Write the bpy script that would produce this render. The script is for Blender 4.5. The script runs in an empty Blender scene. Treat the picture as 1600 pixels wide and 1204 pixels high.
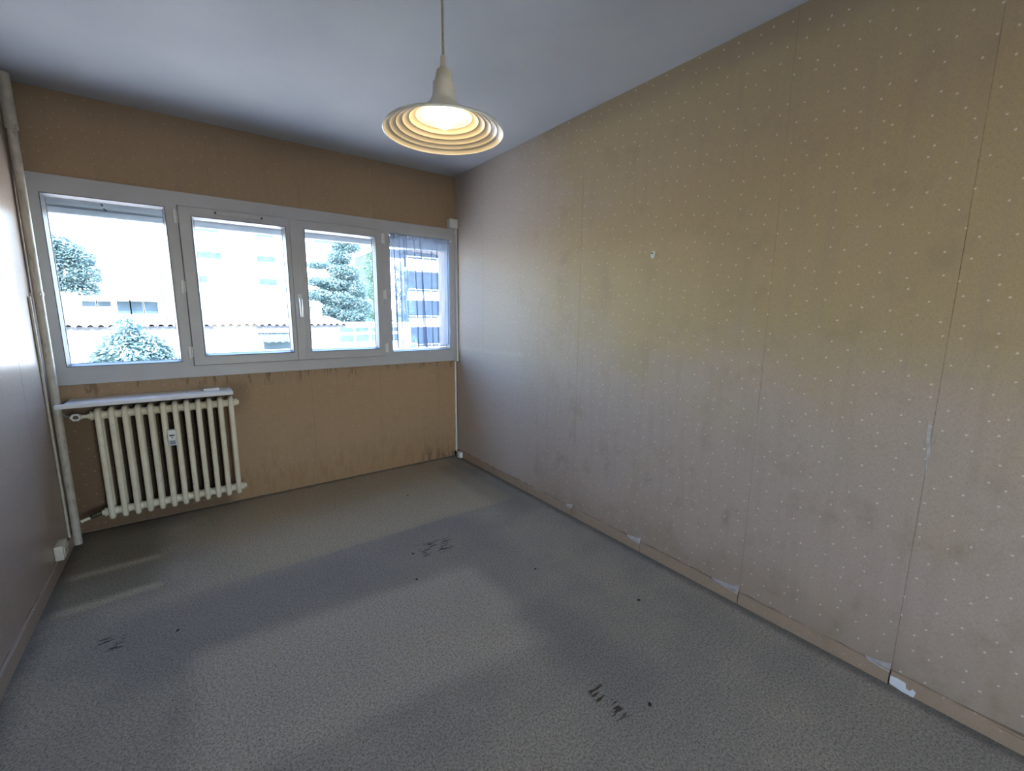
import bpy, bmesh, math, random
from mathutils import Vector, Matrix
random.seed(7)
scene = bpy.context.scene
C = scene.collection

# ---------------------------------------------------------------- camera
YAW, PITCH, ROLL = 0.6391907, 0.1641484, 0.0085925
cy, sy, cp, sp = math.cos(YAW), math.sin(YAW), math.cos(PITCH), math.sin(PITCH)
fwd = Vector((sy*cp, cy*cp, -sp)); rgt = Vector((cy, -sy, 0)); up = rgt.cross(fwd)
r2 = math.cos(ROLL)*rgt + math.sin(ROLL)*up; u2 = -math.sin(ROLL)*rgt + math.cos(ROLL)*up
cam_data = bpy.data.cameras.new('camera'); cam = bpy.data.objects.new('camera', cam_data)
C.objects.link(cam)
cam.matrix_world = Matrix(((r2.x, u2.x, -fwd.x, 0.6507), (r2.y, u2.y, -fwd.y, -3.5210),
                           (r2.z, u2.z, -fwd.z, 1.3397), (0, 0, 0, 1)))
cam_data.sensor_width = 36.0; cam_data.sensor_fit = 'HORIZONTAL'
cam_data.lens = 677.688*36.0/1600.0
cam_data.clip_start = 0.02; cam_data.clip_end = 500
scene.camera = cam

# ---------------------------------------------------------------- light, sky, exposure
EXPOSURE = 3.75
scene.view_settings.view_transform = 'Standard'
scene.view_settings.look = 'None'
scene.view_settings.exposure = EXPOSURE
scene.view_settings.gamma = 1.0
scene.view_settings.use_curve_mapping = False
try:
    scene.cycles.max_bounces = 8; scene.cycles.diffuse_bounces = 4; scene.cycles.glossy_bounces = 3
    scene.cycles.transparent_max_bounces = 16
    scene.cycles.use_light_tree = False
    scene.cycles.adaptive_threshold = 0.025
    scene.cycles.sample_clamp_indirect = 6.0
except Exception:
    pass
world = bpy.data.worlds.new('sky'); scene.world = world
world.use_nodes = True
wn = world.node_tree.nodes; wl = world.node_tree.links
bg = wn['Background']
sky = wn.new('ShaderNodeTexSky'); sky.sky_type = 'NISHITA'; sky.sun_disc = False
SUN_EL, SUN_AZ = math.radians(52), math.radians(205)     # behind this building, so no sun enters
sky.sun_elevation = SUN_EL; sky.sun_rotation = SUN_AZ
sky.air_density = 1.0; sky.dust_density = 1.0; sky.ozone_density = 1.5
wl.new(sky.outputs['Color'], bg.inputs['Color'])
bg.inputs['Strength'].default_value = 0.30

sun_data = bpy.data.lights.new('sun', 'SUN'); sun = bpy.data.objects.new('sun', sun_data)
sun_data.energy = 3.2; sun_data.angle = math.radians(0.6); sun_data.color = (1.0, 0.97, 0.93)
C.objects.link(sun)
sdir = Vector((math.sin(SUN_AZ)*math.cos(SUN_EL), math.cos(SUN_AZ)*math.cos(SUN_EL), math.sin(SUN_EL)))
sun.rotation_euler = (-sdir).to_track_quat('-Z', 'Y').to_euler()

def portal(loc, rx, sx, sy_):
    pd = bpy.data.lights.new('window_portal', 'AREA'); po = bpy.data.objects.new('window_portal', pd)
    pd.shape = 'RECTANGLE'; pd.size = sx; pd.size_y = sy_
    pd.cycles.is_portal = True
    po.location = loc; po.rotation_euler = (rx, 0, 0); C.objects.link(po)
portal((1.31, 0.30, 1.46), -math.pi/2, 2.56, 1.10)
portal((1.35, -6.05, 1.15), math.pi/2, .80, 2.20)

W, H, YB = 2.624, 2.50, -5.80        # room width, height, end wall behind the camera

# ---------------------------------------------------------------- node helper
class S:
    """a socket with arithmetic"""
    def __init__(s, nt, k): s.nt, s.k = nt, k
    def _m(s, op, *o):
        n = s.nt.nodes.new('ShaderNodeMath'); n.operation = op
        for i, v in enumerate((s,)+o):
            if isinstance(v, S): s.nt.links.new(v.k, n.inputs[i])
            else: n.inputs[i].default_value = v
        return S(s.nt, n.outputs[0])
    def __add__(s, o): return s._m('ADD', o)
    def __sub__(s, o): return s._m('SUBTRACT', o)
    def __mul__(s, o): return s._m('MULTIPLY', o)
    __radd__ = __add__; __rmul__ = __mul__
    def abs(s): return s._m('ABSOLUTE')
    def max(s, o): return s._m('MAXIMUM', o)
    def min(s, o): return s._m('MINIMUM', o)
    def inv(s): return (s*-1.0)+1.0
    def step(s, a, b):
        n = s.nt.nodes.new('ShaderNodeMapRange'); n.interpolation_type = 'SMOOTHSTEP'
        s.nt.links.new(s.k, n.inputs['Value'])
        if a <= b:
            n.inputs['From Min'].default_value = a; n.inputs['From Max'].default_value = b
        else:
            n.inputs['From Min'].default_value = b; n.inputs['From Max'].default_value = a
            n.inputs['To Min'].default_value = 1; n.inputs['To Max'].default_value = 0
        return S(s.nt, n.outputs['Result'])

class NB:
    def __init__(s, name, rough=0.6, spec=0.4, metal=0.0):
        s.mat = bpy.data.materials.new(name); s.mat.use_nodes = True
        s.nt = s.mat.node_tree; s.b = s.nt.nodes['Principled BSDF']
        s.b.inputs['Roughness'].default_value = rough; s.b.inputs['Metallic'].default_value = metal
        s.b.inputs['Specular IOR Level'].default_value = spec
        g = s.nt.nodes.new('ShaderNodeNewGeometry'); s.geo = g
        x = s.nt.nodes.new('ShaderNodeSeparateXYZ'); s.nt.links.new(g.outputs['Position'], x.inputs[0])
        s.x, s.y, s.z = (S(s.nt, x.outputs[i]) for i in range(3))
    def vec(s, a, b, c=0.0):
        n = s.nt.nodes.new('ShaderNodeCombineXYZ')
        for i, v in enumerate((a, b, c)):
            if isinstance(v, S): s.nt.links.new(v.k, n.inputs[i])
            else: n.inputs[i].default_value = v
        return S(s.nt, n.outputs[0])
    def noise(s, v, scale=1.0, detail=3.0, rough=0.5):
        n = s.nt.nodes.new('ShaderNodeTexNoise'); s.nt.links.new(v.k, n.inputs['Vector'])
        n.inputs['Scale'].default_value = scale; n.inputs['Detail'].default_value = detail
        n.inputs['Roughness'].default_value = rough
        return S(s.nt, n.outputs['Fac'] if 'Fac' in n.outputs else n.outputs[0])
    def voro(s, v, scale=1.0, rnd=1.0, feature='F1'):
        n = s.nt.nodes.new('ShaderNodeTexVoronoi'); n.voronoi_dimensions = '2D'; s.nt.links.new(v.k, n.inputs['Vector'])
        n.inputs['Scale'].default_value = scale; n.inputs['Randomness'].default_value = rnd
        n.feature = feature
        return S(s.nt, n.outputs['Distance'])
    def rgb(s, c):
        n = s.nt.nodes.new('ShaderNodeRGB'); n.outputs[0].default_value = (*c, 1); return S(s.nt, n.outputs[0])
    def mix(s, f, a, b, blend='MIX'):
        n = s.nt.nodes.new('ShaderNodeMix'); n.data_type = 'RGBA'; n.blend_type = blend
        for sock, v in ((n.inputs[0], f), (n.inputs[6], a), (n.inputs[7], b)):
            if isinstance(v, S): s.nt.links.new(v.k, sock)
            elif isinstance(v, tuple): sock.default_value = (*v, 1)
            else: sock.default_value = v
        return S(s.nt, n.outputs[2])
    def color(s, c):
        if isinstance(c, S): s.nt.links.new(c.k, s.b.inputs['Base Color'])
        else: s.b.inputs['Base Color'].default_value = (*c, 1)
        return s
    def bump(s, h, strength=0.3, dist=0.002):
        n = s.nt.nodes.new('ShaderNodeBump'); n.inputs['Strength'].default_value = strength
        n.inputs['Distance'].default_value = dist
        s.nt.links.new(h.k, n.inputs['Height']); s.nt.links.new(n.outputs[0], s.b.inputs['Normal']); return s
    def pos(s): return s.vec(s.x, s.y, s.z)

def box_mask(nb, u, v, u0, u1, v0, v1, e=0.03):
    return u.step(u0-e, u0+e)*u.step(u1+e, u1-e)*v.step(v0-e, v0+e)*v.step(v1+e, v1-e)

def plain(name, col, rough=0.5, var=0.08, scale=30.0, metal=0.0, spec=0.4, bump=0.0):
    nb = NB(name, rough, spec, metal)
    n = nb.noise(nb.pos(), scale, 4)
    dark = tuple(c*(1-var) for c in col); lite = tuple(min(1, c*(1+var)) for c in col)
    nb.color(nb.mix(n.step(.3, .7), dark, lite))
    if bump: nb.bump(n, bump, .002)
    return nb.mat

# ---------------------------------------------------------------- materials
def wallpaper(name, axis, tint, extra=None, rough=0.5, spec=0.35, yamt=1.0, dots=0.55):
    nb = NB(name, rough, spec)
    u = nb.y if axis == 'y' else nb.x
    v = nb.z
    uv = nb.vec(u, v)
    blot = nb.noise(uv, 2.1, 3, .6)
    blot2 = nb.noise(nb.vec(u+3.1, v*0.8), 5.5, 3, .65)
    pink = tuple(a*b for a, b in zip((0.465, 0.372, 0.312), tint))
    yel = tuple(a*b for a, b in zip((0.455, 0.350, 0.190), tint))
    far = u.step(-0.9, -2.1)*0.6+0.4 if axis == 'y' else v*0.0+0.5
    zone = v.step(0.75, 1.55)*far*0.85 + (blot-0.5)*1.3
    c = nb.mix(zone.step(0.0, 0.8)*yamt, pink, yel)
    c = nb.mix((blot2.step(.52, .72))*0.30, c, (0.30, 0.225, 0.145))
    streak = nb.noise(nb.vec(u*26.0, v*1.6), 1, 2, .6)
    c = nb.mix(streak.step(.45, .75)*0.22, c, tuple(a*.72 for a in pink))
    # tide marks, dirt near the floor, soot along the ceiling
    edge = nb.noise(nb.vec(u*3.0, v*3.0, 5.0), 1, 2, .6)
    low = (v+edge*0.5).step(0.62, 0.28)
    c = nb.mix(low*0.38, c, (0.27, 0.18, 0.095))
    soot = (v+edge*0.16).step(2.40, 2.58)
    c = nb.mix(soot*0.45, c, (0.11, 0.085, 0.065))
    blot3 = nb.noise(nb.vec(u*8.0, v*6.0, 2.0), 1, 4, .65)
    c = nb.mix(blot3.step(.52, .80)*0.55*v.step(1.2, .3), c, (0.25, 0.19, 0.11))
    c = nb.mix(v.step(1.7, 2.6)*0.35, c, (0.29, 0.23, 0.14))
    if extra: c = extra(nb, u, v, c)
    fine = nb.noise(nb.vec(u*420.0, v*70.0), 1, 1, .6)
    fine2 = nb.noise(nb.vec(u*120.0, v*300.0), 1, 1, .6)
    c = nb.mix((fine*0.5+fine2*0.5).step(.38, .66)*0.42, c, tuple(a*.62 for a in pink))
    specks = nb.voro(nb.vec(u*1.0+v*0.25, v*1.0-u*0.15), 14.5, .60)
    sp_ = (specks+fine*0.05).step(.088, .058)
    c = nb.mix(sp_*dots, c, (0.85, 0.80, 0.72))
    sp2 = nb.voro(nb.vec(u*1.0+7.3, v*1.0), 23.0, 1.0)
    c = nb.mix(sp2.step(.050, .025)*0.4, c, (0.24, 0.18, 0.12))
    nb.color(c)
    nb.bump(fine, 0.22, 0.0012)
    return nb.mat

def right_extra(nb, u, v, c):
    j = nb.noise(nb.vec(u*3.0, v*3.0, 9.0), 1, 4, .6)
    # paler yellow rectangle where a picture hung below the hook
    m = box_mask(nb, u+(j-.5)*.05, v+(j-.5)*.05, -2.42, -1.80, 1.15, 1.72, .05)
    c = nb.mix(m*0.30, c, (0.53, 0.41, 0.22))
    # window light painted into the paper as a paler grey near the corner
    win_glow = (u+(j-.5)*.5).step(-1.5, -0.7)
    c = nb.mix(win_glow*0.80, c, (0.53, 0.465, 0.41))
    # horizontal rub mark
    rub = box_mask(nb, u, v+(j-.5)*.02, -1.0, -0.1, 1.02, 1.05, .015)
    c = nb.mix(rub*0.35, c, (0.62, 0.57, 0.50))
    # white abrasions near the corner
    ab = nb.noise(nb.vec(u*40.0, v*9.0), 1, 3, .6).step(.70, .76)*box_mask(nb, u, v, -1.1, -0.35, .6, 1.15, .1)
    return nb.mix(ab*0.7, c, (0.75, 0.72, 0.68))

def back_extra(nb, u, v, c):
    d = nb.noise(nb.vec(u*26.0, v*5.0, 4.0), 1, 4, .65)
    e = nb.noise(nb.vec(u*2.5, v*2.0, 8.0), 1, 3, .6)
    drip = d.step(.53, .62)*(v+e*.25).step(.93, 1.03)*v.step(.93, .9)
    c = nb.mix(drip*0.75, c, (0.10, 0.06, 0.03))
    drip2 = d.step(.48, .62)*(v-e*.35).step(.20, -.05)
    c = nb.mix(drip2*0.6, c, (0.22, 0.11, 0.04))
    rs = nb.noise(nb.vec(u*7.0, v*7.0, 1.0), 1, 4, .6)
    # heat soot rising past the end of the radiator shelf
    hs = box_mask(nb, u+(rs-.5)*.16, v+(rs-.5)*.22, .80, .93, .66, .86, .06)
    c = nb.mix(hs*0.60, c, (0.05, 0.038, 0.028))
    c = nb.mix((v+e*.3).step(.45, .10)*0.40, c, (0.36, 0.19, 0.075))
    c = nb.mix(v.step(1.0, .75)*0.35, c, (0.40, 0.24, 0.12))
    # browned paper behind the radiator, with its shade painted in near black
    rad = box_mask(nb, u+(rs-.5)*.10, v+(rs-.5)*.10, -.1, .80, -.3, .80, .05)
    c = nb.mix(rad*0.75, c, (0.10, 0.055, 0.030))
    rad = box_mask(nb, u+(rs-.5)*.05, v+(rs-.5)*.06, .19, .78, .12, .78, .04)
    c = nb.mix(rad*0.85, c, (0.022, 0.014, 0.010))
    mould = box_mask(nb, u+(rs-.5)*.3, v+(rs-.5)*.25, 2.25, 2.7, -.1, .07, .08)*d.step(.42, .6)
    return nb.mix(mould*0.8, c, (0.06, 0.045, 0.03))

M = {}
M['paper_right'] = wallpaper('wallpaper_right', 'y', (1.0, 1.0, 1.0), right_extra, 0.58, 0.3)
M['paper_back'] = wallpaper('wallpaper_back', 'x', (0.84, 0.72, 0.54), back_extra, 0.6, 0.3, 0.15, 0.22)
M['paper_left'] = wallpaper('wallpaper_left', 'y', (0.74, 0.70, 0.68), None, 0.34, 0.75, 0.3, 0.3)
M['plaster'] = plain('plaster_brown', (0.22, 0.16, 0.105), .9, .25, 20)
M['dark_gap'] = plain('dirt_dark', (0.13, 0.085, 0.045), .9, .3, 40)

def ceiling_mat():
    nb = NB('ceiling_paint', .85, .2)
    p = nb.vec(nb.x, nb.y)
    n = nb.noise(p, 1.6, 4); n2 = nb.noise(p, 60, 3)
    c = nb.mix(n.step(.3, .75), (0.43, 0.445, 0.48), (0.47, 0.485, 0.51))
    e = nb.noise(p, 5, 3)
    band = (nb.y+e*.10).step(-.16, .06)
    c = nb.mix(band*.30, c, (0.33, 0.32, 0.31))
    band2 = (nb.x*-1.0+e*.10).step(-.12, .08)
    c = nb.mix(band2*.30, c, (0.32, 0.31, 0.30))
    nb.color(c); nb.bump(n2, .12, .002); return nb.mat
M['ceiling'] = ceiling_mat()

def carpet_mat():
    nb = NB('carpet', .95, .08)
    x, y = nb.x, nb.y
    p = nb.vec(x, y)
    w = nb.noise(p, 5.0, 4, .6); w2 = nb.noise(nb.vec(x+9.0, y), 5.0, 4, .6)
    xx = x+(w-.5)*.10; yy = y+(w2-.5)*.10
    yf = y+(w2-.5)*.035
    base = (0.42, 0.395, 0.365)
    grey = (0.34, 0.33, 0.32)
    lite = (0.50, 0.45, 0.36)
    blot = nb.noise(p, 2.4, 5, .6)
    c = nb.mix(blot.step(.35, .68), grey, base)
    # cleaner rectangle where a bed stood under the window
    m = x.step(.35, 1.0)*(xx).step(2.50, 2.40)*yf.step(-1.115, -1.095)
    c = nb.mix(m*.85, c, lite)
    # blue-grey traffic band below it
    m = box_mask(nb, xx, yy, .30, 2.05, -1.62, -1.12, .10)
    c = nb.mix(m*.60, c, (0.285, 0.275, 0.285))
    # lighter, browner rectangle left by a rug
    m = box_mask(nb, x+(w-.5)*.05, y+x*.10+(w2-.5)*.05, .55, 1.76, -2.14, -1.50, .055)
    c = nb.mix(m*.60, c, (0.56, 0.52, 0.48))
    m = box_mask(nb, xx, yy, 1.70, 1.95, -2.75, -2.10, .08)
    c = nb.mix(m*.55, c, (0.26, 0.25, 0.255))
    # olive corner by the radiator, with pale vacuum streaks
    m = box_mask(nb, xx, yy, -.2, .42, -.95, .2, .08)
    c = nb.mix(m*.65, c, (0.20, 0.185, 0.13))
    for y0, h in ((-.60, .025), (-.93, .03)):
        m = box_mask(nb, xx, y+x*-.05+(w2-.5)*.04, .05, .42, y0-h, y0+h, .03)
        c = nb.mix(m*.75, c, (0.54, 0.50, 0.42))
    # darker ragged band along the skirting
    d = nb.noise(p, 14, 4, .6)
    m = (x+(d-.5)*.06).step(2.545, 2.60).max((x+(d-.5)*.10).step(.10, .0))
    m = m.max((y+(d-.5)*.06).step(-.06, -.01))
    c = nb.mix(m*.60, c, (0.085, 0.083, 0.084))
    # dark smear by the right hand edge of the light rectangle
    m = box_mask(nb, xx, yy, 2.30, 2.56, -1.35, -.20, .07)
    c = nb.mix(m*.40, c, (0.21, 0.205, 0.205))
    # worn furrows: short slashes inside a patch
    def furrows(c, cx_, cy_, rx, ry, col, ang):
        ca, sa = math.cos(ang), math.sin(ang)
        a = (x+(-cx_))*ca + (y+(-cy_))*sa
        b = (x+(-cx_))*(-sa) + (y+(-cy_))*ca
        patch = (a.abs()*(1/rx)).max(b.abs()*(1/ry)).step(1.0, .6)
        n = nb.noise(nb.vec(a*16.0, b*75.0, 3.0), 1, 2, .5)
        return nb.mix(n.step(.53, .58)*patch*.92, c, col)
    c = furrows(c, 1.712, -2.665, .040, .095, (0.05, 0.030, 0.008), math.radians(-8))
    c = furrows(c, .28, -1.29, .055, .06, (0.05, 0.045, 0.045), math.radians(-5))
    c = furrows(c, 1.70, -1.39, .12, .085, (0.05, 0.052, 0.06), math.radians(-5))
    fleck = nb.voro(nb.vec(x*1.0, y*1.6), 9.0, 1.0)
    sel = nb.noise(p, 3.3, 2)
    c = nb.mix((fleck+(sel-.5)*.10).step(.022, .008)*.7, c, (0.05, 0.05, 0.055))
    c = nb.mix(1.0, c, (1.17, 1.04, 0.86), 'MULTIPLY')
    pile = nb.noise(p, 330, 2, .7); clump = nb.noise(p, 60, 2, .6)
    mottle = nb.noise(p, 125, 2, .8)
    c = nb.mix((pile*.4+mottle*.6).step(.60, .36)*.75, c, (0.095, 0.092, 0.09))
    nb.color(c)
    nb.bump(pile*.7+clump*.9, .75, .012)
    return nb.mat
M['carpet'] = carpet_mat()

M['upvc'] = plain('white_window_plastic', (0.44, 0.445, 0.465), .38, .03, 8)
M['upvc_edge'] = plain('white_glazing_bead', (0.13, 0.135, 0.155), .45, .03, 8)
M['gasket'] = plain('window_gasket', (0.12, 0.12, 0.14), .6, .1, 20)
M['white_plastic'] = plain('white_plastic', (0.70, 0.70, 0.68), .4, .04, 12)
M['old_plastic'] = plain('yellowed_plastic', (0.62, 0.58, 0.48), .45, .08, 25)
M['black_plastic'] = plain('black_plastic', (0.02, 0.02, 0.022), .4, .1, 20)
def radiator_paint():
    nb = NB('radiator_enamel', .42, .4)
    p = nb.pos(); n = nb.noise(p, 9, 4, .6); n2 = nb.noise(p, 70, 3, .6)
    c = nb.mix(n.step(.3, .7), (0.69, 0.62, 0.47), (0.78, 0.72, 0.58))
    c = nb.mix(n2.step(.62, .74)*.5, c, (0.30, 0.24, 0.16))
    nb.color(c); nb.bump(n2, .15, .001); return nb.mat
M['radiator'] = radiator_paint()
def pipe_paint():
    nb = NB('pipe_paint', .40, .45)
    p = nb.pos(); n = nb.noise(p, 14, 4, .6); n2 = nb.noise(nb.vec(nb.x*60, nb.y*60, nb.z*12), 1, 3, .6)
    c = nb.mix(n.step(.3, .7), (0.40, 0.36, 0.295), (0.52, 0.48, 0.41))
    c = nb.mix(n2.step(.56, .70)*.55, c, (0.22, 0.17, 0.12))
    nb.color(c); return nb.mat
M['pipe'] = pipe_paint()
M['brass_dark'] = plain('tarnished_valve', (0.10, 0.085, 0.06), .5, .3, 60, metal=.6)
M['shelf'] = plain('white_shelf_board', (0.74, 0.75, 0.78), .30, .04, 10)
M['shade'] = plain('cream_enamel', (0.62, 0.58, 0.49), .28, .03, 10, spec=.5)
M['shade_rim'] = plain('shade_rim', (0.70, 0.71, 0.70), .25, .03, 10, spec=.5)
M['cord'] = plain('cream_cord', (0.33, 0.30, 0.22), .6, .1, 80)
M['lampcap'] = plain('cream_cap', (0.55, 0.51, 0.40), .5, .06, 30)
M['metal_rod'] = plain('white_rod', (0.60, 0.60, 0.59), .3, .05, 30, metal=.3)
M['paper_torn'] = plain('torn_paper', (0.70, 0.64, 0.62), .8, .10, 60)
M['paper_grey'] = plain('paper_backing', (0.44, 0.43, 0.41), .8, .15, 40)
M['crumb'] = plain('dark_crumb', (0.03, 0.026, 0.022), .9, .3, 90)
M['chrome'] = plain('handle_metal', (0.66, 0.67, 0.70), .28, .04, 20, metal=.5)
M['baseboard'] = wallpaper('wallpaper_baseboard', 'y', (1.06, 0.98, 0.88), None, .55, .3, 1.0, 0.2)

def glass_mat():
    m = bpy.data.materials.new('window_glass'); m.use_nodes = True; nt = m.node_tree
    nt.nodes.remove(nt.nodes['Principled BSDF'])
    out = nt.nodes['Material Output']
    tr = nt.nodes.new('ShaderNodeBsdfTransparent'); tr.inputs[0].default_value = (0.93, 0.955, 0.96, 1)
    gl = nt.nodes.new('ShaderNodeBsdfGlossy'); gl.inputs['Roughness'].default_value = 0.02
    fr = nt.nodes.new('ShaderNodeFresnel'); fr.inputs[0].default_value = 1.45
    mx = nt.nodes.new('ShaderNodeMixShader')
    nt.links.new(fr.outputs[0], mx.inputs[0]); nt.links.new(tr.outputs[0], mx.inputs[1])
    nt.links.new(gl.outputs[0], mx.inputs[2]); nt.links.new(mx.outputs[0], out.inputs[0])
    return m
M['glass'] = glass_mat()

def sheer_mat():
    m = bpy.data.materials.new('sheer_voile'); m.use_nodes = True; nt = m.node_tree
    nt.nodes.remove(nt.nodes['Principled BSDF']); out = nt.nodes['Material Output']
    tr = nt.nodes.new('ShaderNodeBsdfTransparent'); tr.inputs[0].default_value = (0.97, 0.98, 1.0, 1)
    df = nt.nodes.new('ShaderNodeBsdfDiffuse'); df.inputs[0].default_value = (0.30, 0.34, 0.40, 1)
    tl = nt.nodes.new('ShaderNodeBsdfTranslucent'); tl.inputs[0].default_value = (0.15, 0.20, 0.29, 1)
    a = nt.nodes.new('ShaderNodeMixShader'); a.inputs[0].default_value = .5
    nt.links.new(df.outputs[0], a.inputs[1]); nt.links.new(tl.outputs[0], a.inputs[2])
    g = nt.nodes.new('ShaderNodeTexCoord'); n = nt.nodes.new('ShaderNodeTexNoise')
    mp = nt.nodes.new('ShaderNodeMapping'); mp.inputs['Scale'].default_value = (900, 900, 500)
    nt.links.new(g.outputs['Object'], mp.inputs[0]); nt.links.new(mp.outputs[0], n.inputs['Vector'])
    n.inputs['Scale'].default_value = 1
    r = nt.nodes.new('ShaderNodeMapRange'); r.inputs['To Min'].default_value = .50; r.inputs['To Max'].default_value = .76
    nt.links.new(n.outputs[0], r.inputs[0])
    b = nt.nodes.new('ShaderNodeMixShader')
    nt.links.new(r.outputs[0], b.inputs[0]); nt.links.new(tr.outputs[0], b.inputs[1]); nt.links.new(a.outputs[0], b.inputs[2])
    nt.links.new(b.outputs[0], out.inputs[0]); return m
M['sheer'] = sheer_mat()

def bulb_mat(strength):
    m = bpy.data.materials.new('lit_bulb'); m.use_nodes = True; nt = m.node_tree
    nt.nodes.remove(nt.nodes['Principled BSDF']); out = nt.nodes['Material Output']
    e = nt.nodes.new('ShaderNodeEmission'); e.inputs[0].default_value = (1.0, 0.72, 0.34, 1)
    e.inputs[1].default_value = strength
    nt.links.new(e.outputs[0], out.inputs[0]); return m

# exterior
M['facade'] = plain('white_render', (0.74, 0.745, 0.75), .85, .05, 1.2)
M['facade_warm'] = plain('cream_render', (0.74, 0.70, 0.66), .85, .06, 1.0)
M['roof_tile'] = plain('clay_tile', (0.56, 0.46, 0.40), .8, .25, 6)
M['roof_pan'] = plain('shadow_dark_pan', (0.03, 0.034, 0.04), .85, .2, 6)  # near-black colour paints in the shadow line under the tiles
M['far_glass'] = plain('far_window_glass', (0.028, 0.044, 0.055), .5, .2, 2, spec=.1)
M['recess'] = plain('balcony_shade', (0.016, 0.028, 0.045), .8, .2, 1.5)
def leaf_mat(name, col, tcol):
    nb = NB(name, .7, .2)
    n = nb.noise(nb.pos(), 3.0, 3)
    c = nb.mix(n.step(.3, .7), tuple(q*.6 for q in col), tuple(q*1.4 for q in col)); nb.color(c)
    nt = nb.nt; tl = nt.nodes.new('ShaderNodeBsdfTranslucent'); tl.inputs[0].default_value = (*tcol, 1)
    mx = nt.nodes.new('ShaderNodeMixShader'); mx.inputs[0].default_value = .45
    nt.links.new(nb.b.outputs[0], mx.inputs[1]); nt.links.new(tl.outputs[0], mx.inputs[2])
    nt.links.new(mx.outputs[0], nt.nodes['Material Output'].inputs[0]); return nb.mat
M['leaf'] = leaf_mat('pale_needles', (0.115, 0.18, 0.19), (0.15, 0.24, 0.25))
M['leaf2'] = leaf_mat('green_needles', (0.11, 0.19, 0.14), (0.14, 0.24, 0.17))
M['bark'] = plain('bark', (0.06, 0.07, 0.08), .9, .3, 8)
M['awning'] = plain('blue_awning', (0.035, 0.055, 0.065), .8, .1, 5)
M['pink_awning'] = plain('pink_awning', (0.10, 0.05, 0.045), .8, .1, 5)
M['shutter'] = plain('grey_shutter_slat', (0.23, 0.265, 0.30), .5, .06, 5)
M['ground'] = plain('dry_ground', (0.48, 0.46, 0.42), .95, .2, .4)

# ---------------------------------------------------------------- mesh helpers
def obj(name, bm, mat, parent=None, smooth=False, kind=None):
    me = bpy.data.meshes.new(name); bm.normal_update(); bm.to_mesh(me); bm.free()
    o = bpy.data.objects.new(name, me); C.objects.link(o)
    if mat is not None:
        me.materials.append(M[mat] if isinstance(mat, str) else mat)
    if smooth:
        for p in me.polygons: p.use_smooth = True
        b2 = bmesh.new(); b2.from_mesh(me)
        for e in b2.edges:
            if len(e.link_faces) == 2 and e.calc_face_angle(0) > .75: e.smooth = False
        b2.to_mesh(me); b2.free()
    if parent is not None: o.parent = parent
    if kind: o['kind'] = kind
    return o
def empty(name, loc=(0, 0, 0)):
    o = bpy.data.objects.new(name, None); C.objects.link(o); o.location = loc; o.empty_display_size = .05
    return o
def tag(o, label, cat, group=None):
    o['label'] = label; o['category'] = cat
    if group: o['group'] = group
    return o
def struct(o): o['kind'] = 'structure'; return o
def B(): return bmesh.new()
def box(bm, x0, x1, y0, y1, z0, z1, bev=0.0, seg=2):
    t = bmesh.new()
    r = bmesh.ops.create_cube(t, size=1)
    bmesh.ops.scale(t, vec=(x1-x0, y1-y0, z1-z0), verts=t.verts)
    if bev: bmesh.ops.bevel(t, geom=t.edges[:], offset=bev, segments=seg, affect='EDGES', profile=.6)
    bmesh.ops.translate(t, vec=((x0+x1)/2, (y0+y1)/2, (z0+z1)/2), verts=t.verts)
    me = bpy.data.meshes.new('t'); t.to_mesh(me); t.free(); bm.from_mesh(me); bpy.data.meshes.remove(me)
    return bm
def tube(bm, pts, r, seg=12, cap=True):
    """round tube along a polyline; r a number or a list"""
    pts = [Vector(p) for p in pts]; rings = []
    up_ = Vector((0, 0, 1)); n_prev = None
    for i, p in enumerate(pts):
        a = pts[max(i-1, 0)]; b = pts[min(i+1, len(pts)-1)]
        d = (b-a).normalized()
        if n_prev is None:
            n = d.orthogonal().normalized()
        else:
            n = (n_prev - d*n_prev.dot(d)).normalized()
        n_prev = n; m = d.cross(n)
        rr = r[i] if isinstance(r, (list, tuple)) else r
        rings.append([bm.verts.new(p + (n*math.cos(t)+m*math.sin(t))*rr)
                      for t in [2*math.pi*k/seg for k in range(seg)]])
    for a, b in zip(rings, rings[1:]):
        for k in range(seg): bm.faces.new((a[k], a[(k+1) % seg], b[(k+1) % seg], b[k]))
    if cap:
        bm.faces.new(rings[0][::-1]); bm.faces.new(rings[-1])
    return bm
def lathe(bm, prof, seg=48, close=False):
    rings = [[bm.verts.new((r*math.cos(2*math.pi*k/seg), r*math.sin(2*math.pi*k/seg), z)) for k in range(seg)] for r, z in prof]
    pr = list(zip(rings, rings[1:]))
    if close: pr.append((rings[-1], rings[0]))
    for a, b in pr:
        for k in range(seg): bm.faces.new((a[k], a[(k+1) % seg], b[(k+1) % seg], b[k]))
    return bm
def prism(bm, poly, axis, a, b):
    """extrude a 2-D polygon along an axis from a to b"""
    def P(u, v, w):
        return {'x': (w, u, v), 'y': (u, w, v), 'z': (u, v, w)}[axis]
    v0 = [bm.verts.new(P(u, v, a)) for u, v in poly]; v1 = [bm.verts.new(P(u, v, b)) for u, v in poly]
    bm.faces.new(v0); bm.faces.new(v1[::-1])
    n = len(poly)
    for i in range(n): bm.faces.new((v0[i], v1[i], v1[(i+1) % n], v0[(i+1) % n]))
    bmesh.ops.recalc_face_normals(bm, faces=bm.faces[:])
    return bm
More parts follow.
